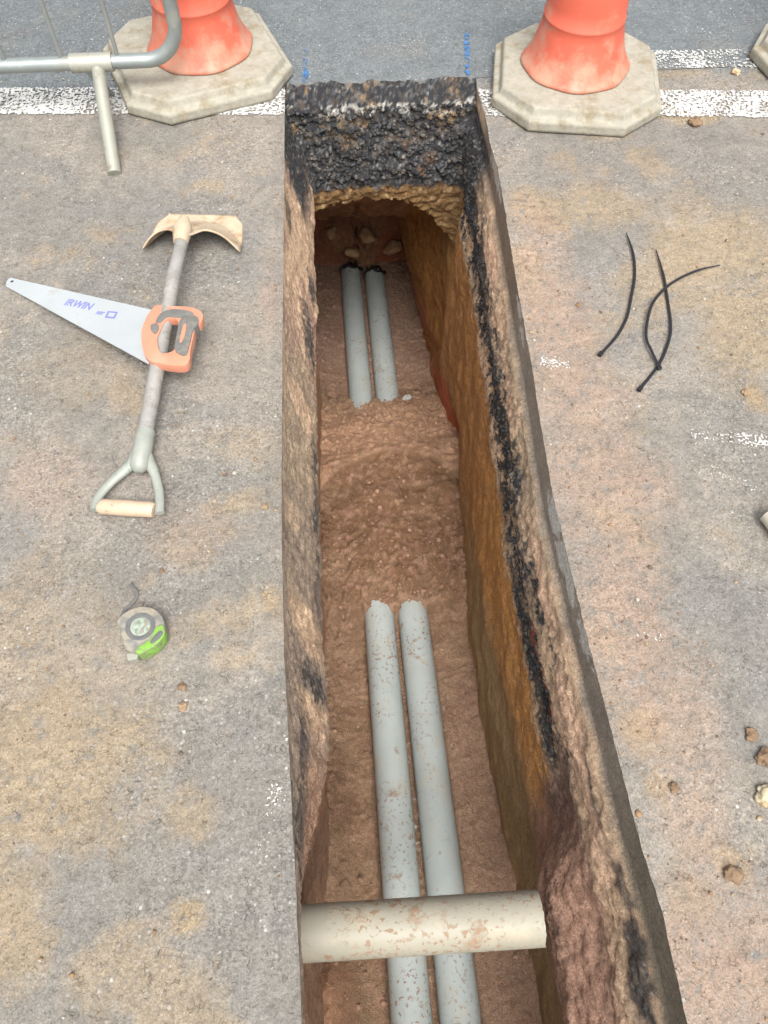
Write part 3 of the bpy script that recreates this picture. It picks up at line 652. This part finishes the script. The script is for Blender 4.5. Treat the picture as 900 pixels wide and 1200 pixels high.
# ---- pedestrian barrier
M_galv = plain('galvanised_steel', lin(178, 186, 184), .42, .55, .10, 16, lin(196, 192, 176), 10, .52, .7, .0006, 120)
M_foot = plain('galvanised_foot', lin(196, 196, 182), .5, .4, .08, 14, lin(160, 150, 130), 22, .55, .7)
bar = empty('barrier', (-.69, 2.39, 0)); tag(bar, 'galvanised steel crowd barrier with upright bars standing in front of the left cone', 'barrier')
Yb_, z0, z1, RR = 0., .154, 1.10, .105
xR, xLf = .262, -1.95
pts = [(xLf+RR, 0, z0), (xR-RR, 0, z0)]
pts += [(xR-RR+RR*math.sin(a), 0, z0+RR-RR*math.cos(a)) for a in np.linspace(.12, math.pi/2, 9)]
pts += [(xR, 0, z1-RR)]+[(xR-RR+RR*math.cos(a), 0, z1-RR+RR*math.sin(a)) for a in np.linspace(.12, math.pi/2, 9)]
pts += [(xLf+RR, 0, z1)]+[(xLf+RR-RR*math.sin(a), 0, z1-RR+RR*math.cos(a)) for a in np.linspace(.12, math.pi/2, 9)]
pts += [(xLf, 0, z0+RR)]+[(xLf+RR-RR*math.cos(a), 0, z0+RR-RR*math.sin(a)) for a in np.linspace(.12, math.pi/2, 9)]
tube('frame_tube', pts, .0205, M_galv, bar, 18)
for k_ in range(13):
    xb = .076-.1635*k_
    if xb < xLf+.05: break
    tube('upright_bar', [(xb, 0, z0+.012), (xb, 0, z1-.012)], .0065, M_galv, bar, 10)
for fx in (0., -1.60):
    f = empty('foot', (fx, 0, 0)); f.parent = bar
    tube('clamp', [(-.064, 0, z0), (.058, 0, z0)], .0262, M_foot, f, 20)
    tube('front_leg', [(.012, -.008, z0-.01), (.052, -.315, .006)], .0195, M_foot, f, 16)
    tube('rear_leg', [(-.030, .006, z0-.01), (-.004, .085, .004)], .016, M_galv, f, 12, flat=(1.1, .5))

# ---- shovel lying face down
M_shaft = plain('worn_grey_shaft', lin(188, 186, 180), .45, .25, .18, 22, lin(150, 144, 132), 18, .5, .66)
M_blade = plain('mud_caked_steel', lin(214, 194, 166), .85, 0, .14, 26, lin(180, 140, 98), 22, .52, .66, .004, 45)
M_wood = plain('worn_wood', lin(220, 194, 166), .6, 0, .12, 30, lin(150, 116, 84), 40, .6, .72)
M_yoke = plain('dirty_green_yoke', lin(176, 180, 170), .5, .1, .12, 20, lin(98, 150, 124), 22, .58, .68)
sh = empty('shovel', (-.45, 1.30, 0)); tag(sh, 'metal shovel lying face down with a mud-coated blade and wooden D-handle', 'shovel')
def S(x_, y_, z_): return (x_+.45, y_-1.30, z_)
crown = np.array((-.404, 1.700, .078)); tip = np.array((-.466, 1.075, .036))
pp = [S(*(crown+(0, .03, -.004))), S(*crown), S(*(crown*.8+tip*.2+(0, 0, .012))), S(*(crown*.55+tip*.45+(0, 0, .010))), S(*tip)]
tube('shaft', smooth_path(pp, 6), [.0155]*6+[.0165]*6+[.0175]*6+[.018]*7, M_shaft, sh, 18)
# blade: square-mouthed sheet, arched, falling away to its front edge
nu, nv = 41, 30; U, Vb = np.meshgrid(np.linspace(-1, 1, nu), np.linspace(0, 1, nv), indexing='ij')
hw = .134-.006*Vb-.020*ss(.75, 1., Vb)*ss(.75, 1, np.abs(U))
bx = U*hw+.026*Vb*((1-U)/2)**1.5; drop_ = (np.abs(U)**3.0)*(.066-.012*Vb)+.012*np.exp(-(U/.16)**2)*0
sock = .010*np.exp(-(U/.13)**2)*ss(.7, 0, Vb)
treadnotch = -.020*ss(.35, .9, np.abs(U))*ss(.25, 0, Vb)+.026*np.exp(-((np.abs(U)-.0)/.2)**2)*0
by_ = Vb*.165-treadnotch*0+(-.030*np.exp(-(U/.22)**2)*ss(.3, 0, Vb))+.012*np.sin(np.abs(U)*math.pi)*ss(.4, 0, Vb)
bz = .086-drop_+sock-.100*Vb**1.05+.001*pn(U*5, Vb*6)
bz = np.maximum(bz, .004)
rot = R_(-6); cX = crown[0]; cY = crown[1]+.02
BXw = cX+bx*math.cos(rot)-by_*math.sin(rot)*.4+.008; BYw = cY+bx*math.sin(rot)+by_*math.cos(rot)
top_ = np.stack([BXw+.45, BYw-1.30, bz], -1)
me = npmesh('blade', top_, gridfaces(nu, nv)); o = link('blade', me, M_blade, sh); sm = o.modifiers.new('s', 'SOLIDIFY'); sm.thickness = .0045; sm.offset = -1
# socket clod where shaft meets blade
tube('socket', [S(*(crown+(-.004, -.02, .003))), S(*(crown+(0, .02, .010))), S(*(crown+(.002, .07, .006)))], [.019, .026, .012], M_blade, sh, 14)
# yoke: ferrule and two arms
fer = tip+np.array((.002, .01, 0)); dirv = (tip-crown)/np.linalg.norm(tip-crown)
j = tip+dirv*.055
tube('ferrule', [S(*(tip-dirv*.035)), S(*(tip+dirv*.005)), S(*(j+dirv*.004)), S(*(j+dirv*.016))], [.0205, .0215, .021, .009], M_yoke, sh, 18)
gl, gr = np.array((-.560, .928, .022)), np.array((-.424, .908, .022))
for side_ in (((-.478, 1.055), (-.490, 1.030), (-.520, 1.000), (-.545, .972), (-.559, .945), (-.562, .918)), ((-.464, 1.055), (-.452, 1.030), (-.440, 1.005), (-.430, .972), (-.424, .940), (-.421, .900))):
    pts_ = smooth_path([S(a, b, .032-.010*min(1, i_/3)) for i_, (a, b) in enumerate(side_)], 5)
    tube('yoke_arm', pts_, [.0165-.006*min(1, i_/12) for i_ in range(len(pts_))], M_yoke, sh, 12, flat=(1, .75))
tube('grip', [S(*(gl+(.010, 0, 0))), S(*(gl*.9+gr*.1)), S(*((gl+gr)/2)), S(*(gl*.1+gr*.9)), S(*(gr+(-.008, 0, 0)))], [.0155, .0175, .0180, .0172, .0155], M_wood, sh, 20)

# ---- hand saw resting across the shovel shaft
M_steel = plain('saw_steel', lin(200, 206, 208), .45, .15, .06, 8, lin(176, 172, 160), 9, .6, .8, .0003, 200)
M_sawor = plain('faded_orange_plastic', lin(232, 156, 126), .55, 0, .08, 20, lin(206, 176, 150), 16, .5, .68)
M_sawgr = plain('grey_rubber', lin(122, 121, 117), .7, 0, .15, 40, lin(164, 152, 134), 30, .5, .68)
M_ink = plain('violet_print', lin(138, 142, 206), .5, 0, .1)
saw = empty('hand_saw', (-.45, 1.38, 0)); tag(saw, 'hand saw with orange and grey handle resting across the shovel shaft', 'saw')
def zs(x_, y_): return .006+(x_+.428)*.150        # local x, tilt from tip up to the heel
W = lambda L: [(a+.45, b-1.38) for a, b in L]
heelT, heelB, tipT, tipB, nose = (-.448, 1.448), (-.462, 1.281), (-.868, 1.663), (-.876, 1.632), (-.878, 1.650)
teeth = []; nt = 90
for i in range(nt):
    t = i/nt; bxx = heelB[0]+(tipB[0]-heelB[0])*t; byy = heelB[1]+(tipB[1]-heelB[1])*t; dx_, dy_ = (tipB[0]-heelB[0])/nt, (tipB[1]-heelB[1])/nt
    teeth += [(bxx, byy), (bxx+dx_*.5-.0004, byy+dy_*.5+.0026)]
outl = [heelT]+teeth+[tipB, nose, (-.874, 1.660), tipT]
hole = [(-.862+.0045*math.cos(a), 1.648+.0045*math.sin(a)) for a in np.linspace(0, 2*math.pi, 10, endpoint=False)]
slab('saw_blade', W(outl), 0, .0014, M_steel, saw, W(hole), 0, False, zs)
HO = [(-0.464, 1.447), (-0.450, 1.457), (-0.408, 1.445), (-0.370, 1.434), (-0.343, 1.416), (-0.334, 1.395), (-0.339, 1.376), (-0.351, 1.365), (-0.354, 1.340), (-0.360, 1.290), (-0.360, 1.265), (-0.369, 1.250), (-0.391, 1.252), (-0.423, 1.264), (-0.458, 1.283), (-0.474, 1.313), (-0.484, 1.373), (-0.478, 1.415)]
HH = [(-.424, 1.404), (-.398, 1.399), (-.393, 1.36), (-.397, 1.308), (-.410, 1.297), (-.432, 1.301), (-.443, 1.345), (-.436, 1.374)]
slab('handle', W(smooth_loop(HO)), -.010, .014, M_sawor, saw, W(smooth_loop(HH, 3)), .005, True, zs)
slab('rubber_grip', W(smooth_loop([(-0.389, 1.392), (-0.371, 1.402), (-0.350, 1.396), (-0.343, 1.375), (-0.355, 1.350), (-0.360, 1.320), (-0.367, 1.280), (-0.380, 1.281), (-0.396, 1.300), (-0.395, 1.343)])), -.013, .018, M_sawgr, saw, None, .006, True, zs)
slab('grip_inlay', W(smooth_loop([(-0.380, 1.372), (-0.373, 1.373), (-0.373, 1.350), (-0.379, 1.322), (-0.386, 1.320), (-0.384, 1.345)])), .015, .0192, M_sawor, saw, None, .001, True, zs)
slab('rubber_panel', W(smooth_loop([(-.450, 1.402), (-.440, 1.426), (-.415, 1.434), (-.385, 1.426), (-.362, 1.414), (-.358, 1.402), (-.385, 1.402), (-.400, 1.404), (-.424, 1.410), (-.438, 1.396)])), .006, .0165, M_sawgr, saw, None, .003, True, zs)
slab('rubber_pad', W(smooth_loop([(-0.462, 1.392), (-0.448, 1.396), (-0.441, 1.380), (-0.447, 1.362), (-0.458, 1.372)])), .006, .0165, M_sawgr, saw, None, .002, True, zs)
def lettering(body, cx, cy, size, rz, mat, parent, name='lettering', sx=1.):
    cu = bpy.data.curves.new(name, 'FONT'); cu.body = body; cu.size = size; cu.extrude = .0002; cu.shear = .2; cu.offset = .0007; cu.align_x = 'CENTER'
    t_ = bpy.data.objects.new(name, cu); COL.objects.link(t_); bpy.context.view_layer.update()
    me = bpy.data.meshes.new_from_object(t_.evaluated_get(bpy.context.evaluated_depsgraph_get())); bpy.data.objects.remove(t_)
    for v_ in me.vertices:
        a, b = v_.co.x*sx, v_.co.y; X_, Y_ = cx+.45+a*math.cos(rz)-b*math.sin(rz), cy-1.38+a*math.sin(rz)+b*math.cos(rz)
        v_.co = Vector((X_, Y_, zs(X_, Y_)+.0018+v_.co.z))
    return link(name, me, mat, parent, False)
lettering('IRWIN', -.668, 1.511, .031, R_(-25), M_ink, saw, sx=.9)
lettering('10T', -.606, 1.473, .014, R_(-25), M_ink, saw)
box = [(-.588, 1.458), (-.562, 1.449), (-.556, 1.470), (-.582, 1.479)]; inn = [(-.583, 1.461), (-.566, 1.455), (-.561, 1.467), (-.578, 1.474)]
slab('printed_mark', W(box), .0015, .0021, M_ink, saw, W(inn), 0, False, zs)

# ---- tape measure
M_clear = plain('scuffed_grey_plastic', lin(150, 148, 140), .35, 0, .3, 60, lin(184, 172, 148), 30, .44, .6)
M_green = plain('lime_green_plastic', lin(142, 196, 76), .4, 0, .1, 20, lin(136, 140, 110), 50, .46, .6)
M_lab = plain('pale_green_label', lin(178, 192, 172), .5, 0, .15, 90, lin(130, 136, 130), 60, .5, .6)
M_tapeb = plain('dark_rubber', lin(112, 114, 114), .6, 0, .2, 40, lin(130, 122, 108), 30, .5, .65)
tm = empty('tape_measure', (-.432, .624, .004)); tag(tm, 'scuffed grey and lime green tape measure with a wrist strap on the asphalt', 'tape measure')
TB = [(-0.482, 0.648), (-0.467, 0.665), (-0.443, 0.674), (-0.416, 0.670), (-0.396, 0.652), (-0.388, 0.630), (-0.388, 0.610), (-0.409, 0.587), (-0.430, 0.577), (-0.455, 0.584), (-0.466, 0.602), (-.475, .628)]
Wt = lambda L: [(a+.432, b-.624) for a, b in L]
slab('case', Wt(smooth_loop(TB)), 0, .034, M_clear, tm, None, .006, True)
sc_ = lambda L, k_, c: [((a-c[0])*k_+c[0], (b-c[1])*k_+c[1]) for a, b in L]
circ = lambda cx, cy, r_, n_=28: [(cx+r_*math.cos(2*math.pi*i/n_), cy+r_*math.sin(2*math.pi*i/n_)) for i in range(n_)]
slab('recess_ring', circ(-.004, .008, .029), .033, .0356, M_tapeb, tm, circ(-.004, .008, .021), .0008, True)
slab('round_label', circ(-.004, .008, .019), .033, .0354, M_lab, tm, None, .0006, True)
slab('label_swirl', smooth_loop([(.006, .022), (.012, .012), (.004, .002), (.004, -.006), (-.004, -.008), (-.002, .002), (.005, .010), (.002, .018)]), .0350, .0366, M_clear, tm, None, .0004, True)
GR = [(-0.404, 0.626), (-0.391, 0.630), (-0.386, 0.614), (-0.394, 0.597), (-0.409, 0.584), (-0.430, 0.574), (-0.440, 0.582), (-0.424, 0.596), (-0.411, 0.606)]
slab('trim', Wt(smooth_loop(GR)), .004, .0385, M_green, tm, None, .004, True)
slab('lock_button', Wt(smooth_loop([(-.396, .602), (-.389, .612), (-.396, .618), (-.412, .600), (-.409, .592)], 3)), .03, .0400, M_tapeb, tm, None, .001, True)
slab('hook', Wt([(-.462, .582), (-.458, .568), (-.440, .571), (-.438, .585)]), .004, .022, M_foot, tm, None, .001, False)
cord = [(-0.478, 0.652, .014), (-0.484, 0.668, .006), (-0.479, 0.685, .004), (-0.469, 0.695, .004), (-0.460, 0.708, .004), (-0.459, 0.722, .004), (-0.467, 0.732, .004), (-0.474, 0.742, .003)]
tube('wrist_strap', smooth_path([(a+.432, b-.624, c) for a, b, c in cord]), .0022, M_tapeb, tm, 8, flat=(1.6, .7))

# ---- cable ties
M_tie = plain('black_nylon', lin(30, 31, 36), .4, 0, .2)
ties = [([(0.793, 1.720), (0.792, 1.636), (0.778, 1.555), (0.751, 1.479), (0.721, 1.405), (0.683, 1.347), (0.630, 1.291)], 'black cable tie lying alone nearest the trench', 0),
        ([(0.858, 1.647), (0.853, 1.550), (0.842, 1.457), (0.830, 1.383), (0.811, 1.326), (0.768, 1.251), (0.701, 1.175)], 'black cable tie crossing under another, its head lying nearest the viewer', .0),
        ([(1.015, 1.577), (0.945, 1.559), (0.864, 1.514), (0.803, 1.454), (0.769, 1.387), (0.753, 1.330), (0.756, 1.288), (0.763, 1.238)], 'curved black cable tie reaching furthest right, crossing over its neighbour', .006)]
for pts, lab, lift in ties:
    a0 = pts[-1]; t = empty('cable_tie', (a0[0], a0[1], .004)); tag(t, lab, 'cable tie', 'cable ties on the asphalt')
    n_ = len(pts); P3 = [(p[0]-a0[0], p[1]-a0[1], .003+(lift if 1 < i < n_-1 else 0)+.0015*math.sin(i*2.)) for i, p in enumerate(pts)]
    k_ = len(smooth_path(P3)); tube('strap', smooth_path(P3), [.0016+.0022*min(1, i/6) for i in range(k_)], M_tie, t, 8, flat=(1, .45))
    d = Vector(P3[-1])-Vector(P3[-2]); h = slab('tie_head', [(-.0065, -.0055), (.0065, -.0055), (.0065, .0055), (-.0065, .0055)], 0, .0075, M_tie, t, None, .001)
    h.rotation_euler = (0, 0, math.atan2(d.y, d.x))

# ---- stones and clods
def rock_mesh(r, seed, sq=.7, sub=3, amp=.35):
    bm = bmesh.new(); bmesh.ops.create_icosphere(bm, subdivisions=sub, radius=1)
    co = np.array([v_.co[:] for v_ in bm.verts]); d = 1+amp*fbm(co[:, 0]+seed*7.1, co[:, 1]+seed, co[:, 2], 1.1, 3, .6)+.08*pn(co[:, 0]*4+seed, co[:, 1]*4, co[:, 2]*4)
    for v_, k_ in zip(bm.verts, d): v_.co = Vector((v_.co.x*k_*r, v_.co.y*k_*r, v_.co.z*k_*r*sq))
    me = bpy.data.meshes.new('stone'); bm.to_mesh(me); bm.free(); return me
M_stone = plain('pale_stone', lin(208, 194, 162), .85, 0, .1, 20, lin(186, 150, 106), 18, .5, .6, .002, 60)
M_clod = M_dirt
M_clod2 = plain('tan_clod', lin(170, 144, 114), .95, 0, .2, 60, bump=.004, bsc=60)
SL = [('stone', .708, .236, 0, .024, M_stone, 'pale angular stone on the asphalt at the right edge, near the bottom of the photo', 'stone'),
      ('earth_clod', .730, .300, 0, .022, M_clod, 'lumpy brown clod of earth just beyond the pale angular stone', 'clod'),
      ('earth_clod', .716, .345, 0, .016, M_clod, 'small brown clod next to the larger lumpy one', 'clod'),
      ('earth_clod', 1.118, 2.195, 0, .026, M_clod, 'brown clod on the white line to the right of the cone base', 'clod'),
      ('stone', 1.323, 2.451, 0, .018, M_stone, 'small pale stone between the two white lines at upper right', 'stone'),
      ('earth_clod', -.356, .516, 0, .010, M_clod, 'small brown clod, the one closer to the tape measure', 'clod'),
      ('earth_clod', -.351, .477, 0, .0105, M_clod2, 'small tan clod just below the other small clod by the tape measure', 'clod'),
      ('earth_clod', -.412, .770, 0, .007, M_clod, 'tiny orange-brown clod beyond the tape measure strap', 'clod'),
      ('earth_clod', -.198, .912, 0, .010, M_clod2, 'tan clod on the asphalt between shovel handle and trench', 'clod'),
      ('earth_clod', .548, .262, 0, .012, M_clod, 'brown clod on a mustard patch right of the trench', 'clod'),
      ('earth_clod', .612, .112, 0, .020, M_clod, 'dark brown clod on the asphalt, lowest right of the trench', 'clod'),
      ('earth_clod', .955, 1.15, 0, .014, M_clod2, 'tan clod on the mustard stain beyond the right-edge pipe', 'clod')]
for i, (nm, a, b, zz, rr, mt, lab, cat) in enumerate(SL):
    o = link(nm, rock_mesh(rr*.75, i+1., .6, 4, .55), mt); o.location = (a, b, zz+rr*.25); o.rotation_euler = (0, 0, i*1.3); tag(o, lab, cat)
M_stone2 = plain('tunnel_stone', _l(180, 148, 112), .85, 0, .2, 20, _l(140, 98, 68), 18, .45, .6, .003, 60)
for i, (a, b, zz, rr, lab) in enumerate([(-.085, 3.50, -1.30, .050, 'long pale stone highest in the clay at the back of the tunnel'), (-.03, 3.52, -1.46, .036, 'small upright pale stone below the long one at the tunnel back'), (.075, 3.50, -1.585, .045, 'tan stone at the tunnel back behind the left duct end'), (.165, 3.53, -1.50, .05, 'tan stone at the tunnel back between the duct ends'), (.30, 3.50, -1.56, .055, 'flat tan stone at the tunnel back right of the ducts')]):
    o = link('buried_stone', rock_mesh(rr, i+31., .6), M_stone2); o.location = (a, b, zz); o.rotation_euler = (.3, .5*(-1)**i, i*.8); tag(o, lab, 'stone')
# broken aggregate pieces sticking out of the black layer: loose crumbs, uncountable
def crumbs(name, pos, rad, mat, seed=1):
    base_ = []
    for s_ in range(6):
        me = rock_mesh(1., s_+50., .75, 1, .5); co = np.array([v_.co[:] for v_ in me.vertices]); fa = np.array([p.vertices[:] for p in me.polygons]); base_.append((co, fa)); bpy.data.meshes.remove(me)
    rg = np.random.RandomState(seed); Vv_, Ff_, o_ = [], [], 0
    for p, r_ in zip(pos, rad):
        co, fa = base_[rg.randint(6)]; a = rg.rand()*6.28; ca, sa = math.cos(a), math.sin(a); st = .7+.6*rg.rand()
        q = co*r_; q = np.stack([q[:, 0]*ca*st-q[:, 1]*sa, q[:, 0]*sa*st+q[:, 1]*ca, q[:, 2]], -1)+p
        Vv_.append(q); Ff_.append(fa+o_); o_ += len(co)
    o = link(name, npmesh(name, np.concatenate(Vv_), np.concatenate(Ff_)), mat, None, False); return o
rg = np.random.RandomState(5)
# on the road: denser on the dirty right side and near the rim
NC = 26000
cand = np.stack([rg.uniform(-1.1, 1.5, NC), rg.uniform(-.15, 2.6, NC)], -1)
dens = .14+.9*blob(cand[:, 0], cand[:, 1], PINK, np.zeros(NC), .6)+.5*blob(cand[:, 0], cand[:, 1], MUST, np.zeros(NC), .5)
dens += .7*ss(.10, 0, np.abs(cand[:, 0]-XR(cand[:, 1])))+.3*ss(.03, 0, np.abs(cand[:, 0]-XL(cand[:, 1])))
ok = (rg.rand(NC) < dens*.5) & ~((cand[:, 0] > XL(cand[:, 1])-.004) & (cand[:, 0] < XR(cand[:, 1])+.004) & (cand[:, 1] < YE+.03))
cd = cand[ok]; rr = .0010+.0018*rg.rand(len(cd))**2.5+.005*rg.rand(len(cd))**22
pos = np.stack([cd[:, 0], cd[:, 1], road_h(cd[:, 0], cd[:, 1])+rr*.3], -1)
def crumb_mat(name, cols):
    n = NT(name); v_ = n.vor(35, None); s_ = n.t.nodes.new('ShaderNodeSeparateColor'); n.lk(v_['Color'], s_.inputs[0])
    rp = n.t.nodes.new('ShaderNodeValToRGB'); n.lk(s_.outputs[0], rp.inputs[0]); rp.color_ramp.interpolation = 'CONSTANT'
    for i, c in enumerate(cols):
        e = rp.color_ramp.elements[i] if i < 2 else rp.color_ramp.elements.new(.99)
        e.position = i/len(cols); e.color = (*c, 1)
    return n.done(rp.outputs[0], .9)
tag(crumbs('road_crumbs', pos, rr, crumb_mat('crumb_mix', [lin(170, 136, 100), lin(150, 118, 90), lin(186, 160, 128), lin(120, 104, 90), lin(196, 188, 172)])), 'loose crumbs of earth and stone scattered over the asphalt', 'crumbs', kind='stuff')
# on the trench bed
n_ = 7000; bx_, by2 = rg.uniform(-.15, .43, n_), rg.uniform(-.1, 2.6, n_)
okb = np.array([not ((abs(a-DUCTX[0]) < .058 or abs(a-DUCTX[1]) < .058) and (b < 1.2 or b > 2.36)) for a, b in zip(bx_, by2)])
kk = .25+.75*np.exp(-((by2-1.3)/.15)**2)+.5*np.exp(-((by2-2.15)/.2)**2); okb &= rg.rand(n_) < kk
bx_, by2 = bx_[okb], by2[okb]; rb = .0015+.004*rg.rand(len(bx_))**4+.009*rg.rand(len(bx_))**16
pos = np.array([(a, b, bed_z(a, b)+r_*.2) for a, b, r_ in zip(bx_, by2, rb)])
tag(crumbs('sand_crumbs', pos, rb, crumb_mat('sand_crumb_mix', [_l(150, 116, 95), _l(138, 106, 87), _l(156, 122, 100), _l(132, 101, 83), _l(162, 130, 106)]), 2), 'loose lumps of brown sand on the trench bed', 'crumbs', kind='stuff')
# aggregate on the broken end face and right black band
ii = rg.randint(nl+2, nl+ne-2, 900); jj = rg.randint(12, 56, 900)
pe = P2[ii, jj]; re_ = .003+.007*rg.rand(900)**2
selr = rg.randint(nl+ne+10, nl+ne+nr-240, 2600); jr = rg.randint(22, 90, 2600); cm = C[selr, jr].mean(-1) < .08
pr_ = P2[selr[cm], jr[cm]]; rr_ = .003+.006*rg.rand(len(pr_))**2
tag(crumbs('broken_asphalt', np.concatenate([pe, pr_]), np.concatenate([re_, rr_]), crumb_mat('aggregate_mix', [lin(60, 60, 62), lin(46, 46, 48), lin(88, 88, 90), lin(70, 66, 62), lin(112, 106, 98), lin(54, 54, 58)]), 3), 'black broken aggregate exposed in the cut asphalt faces', 'rubble', kind='stuff')
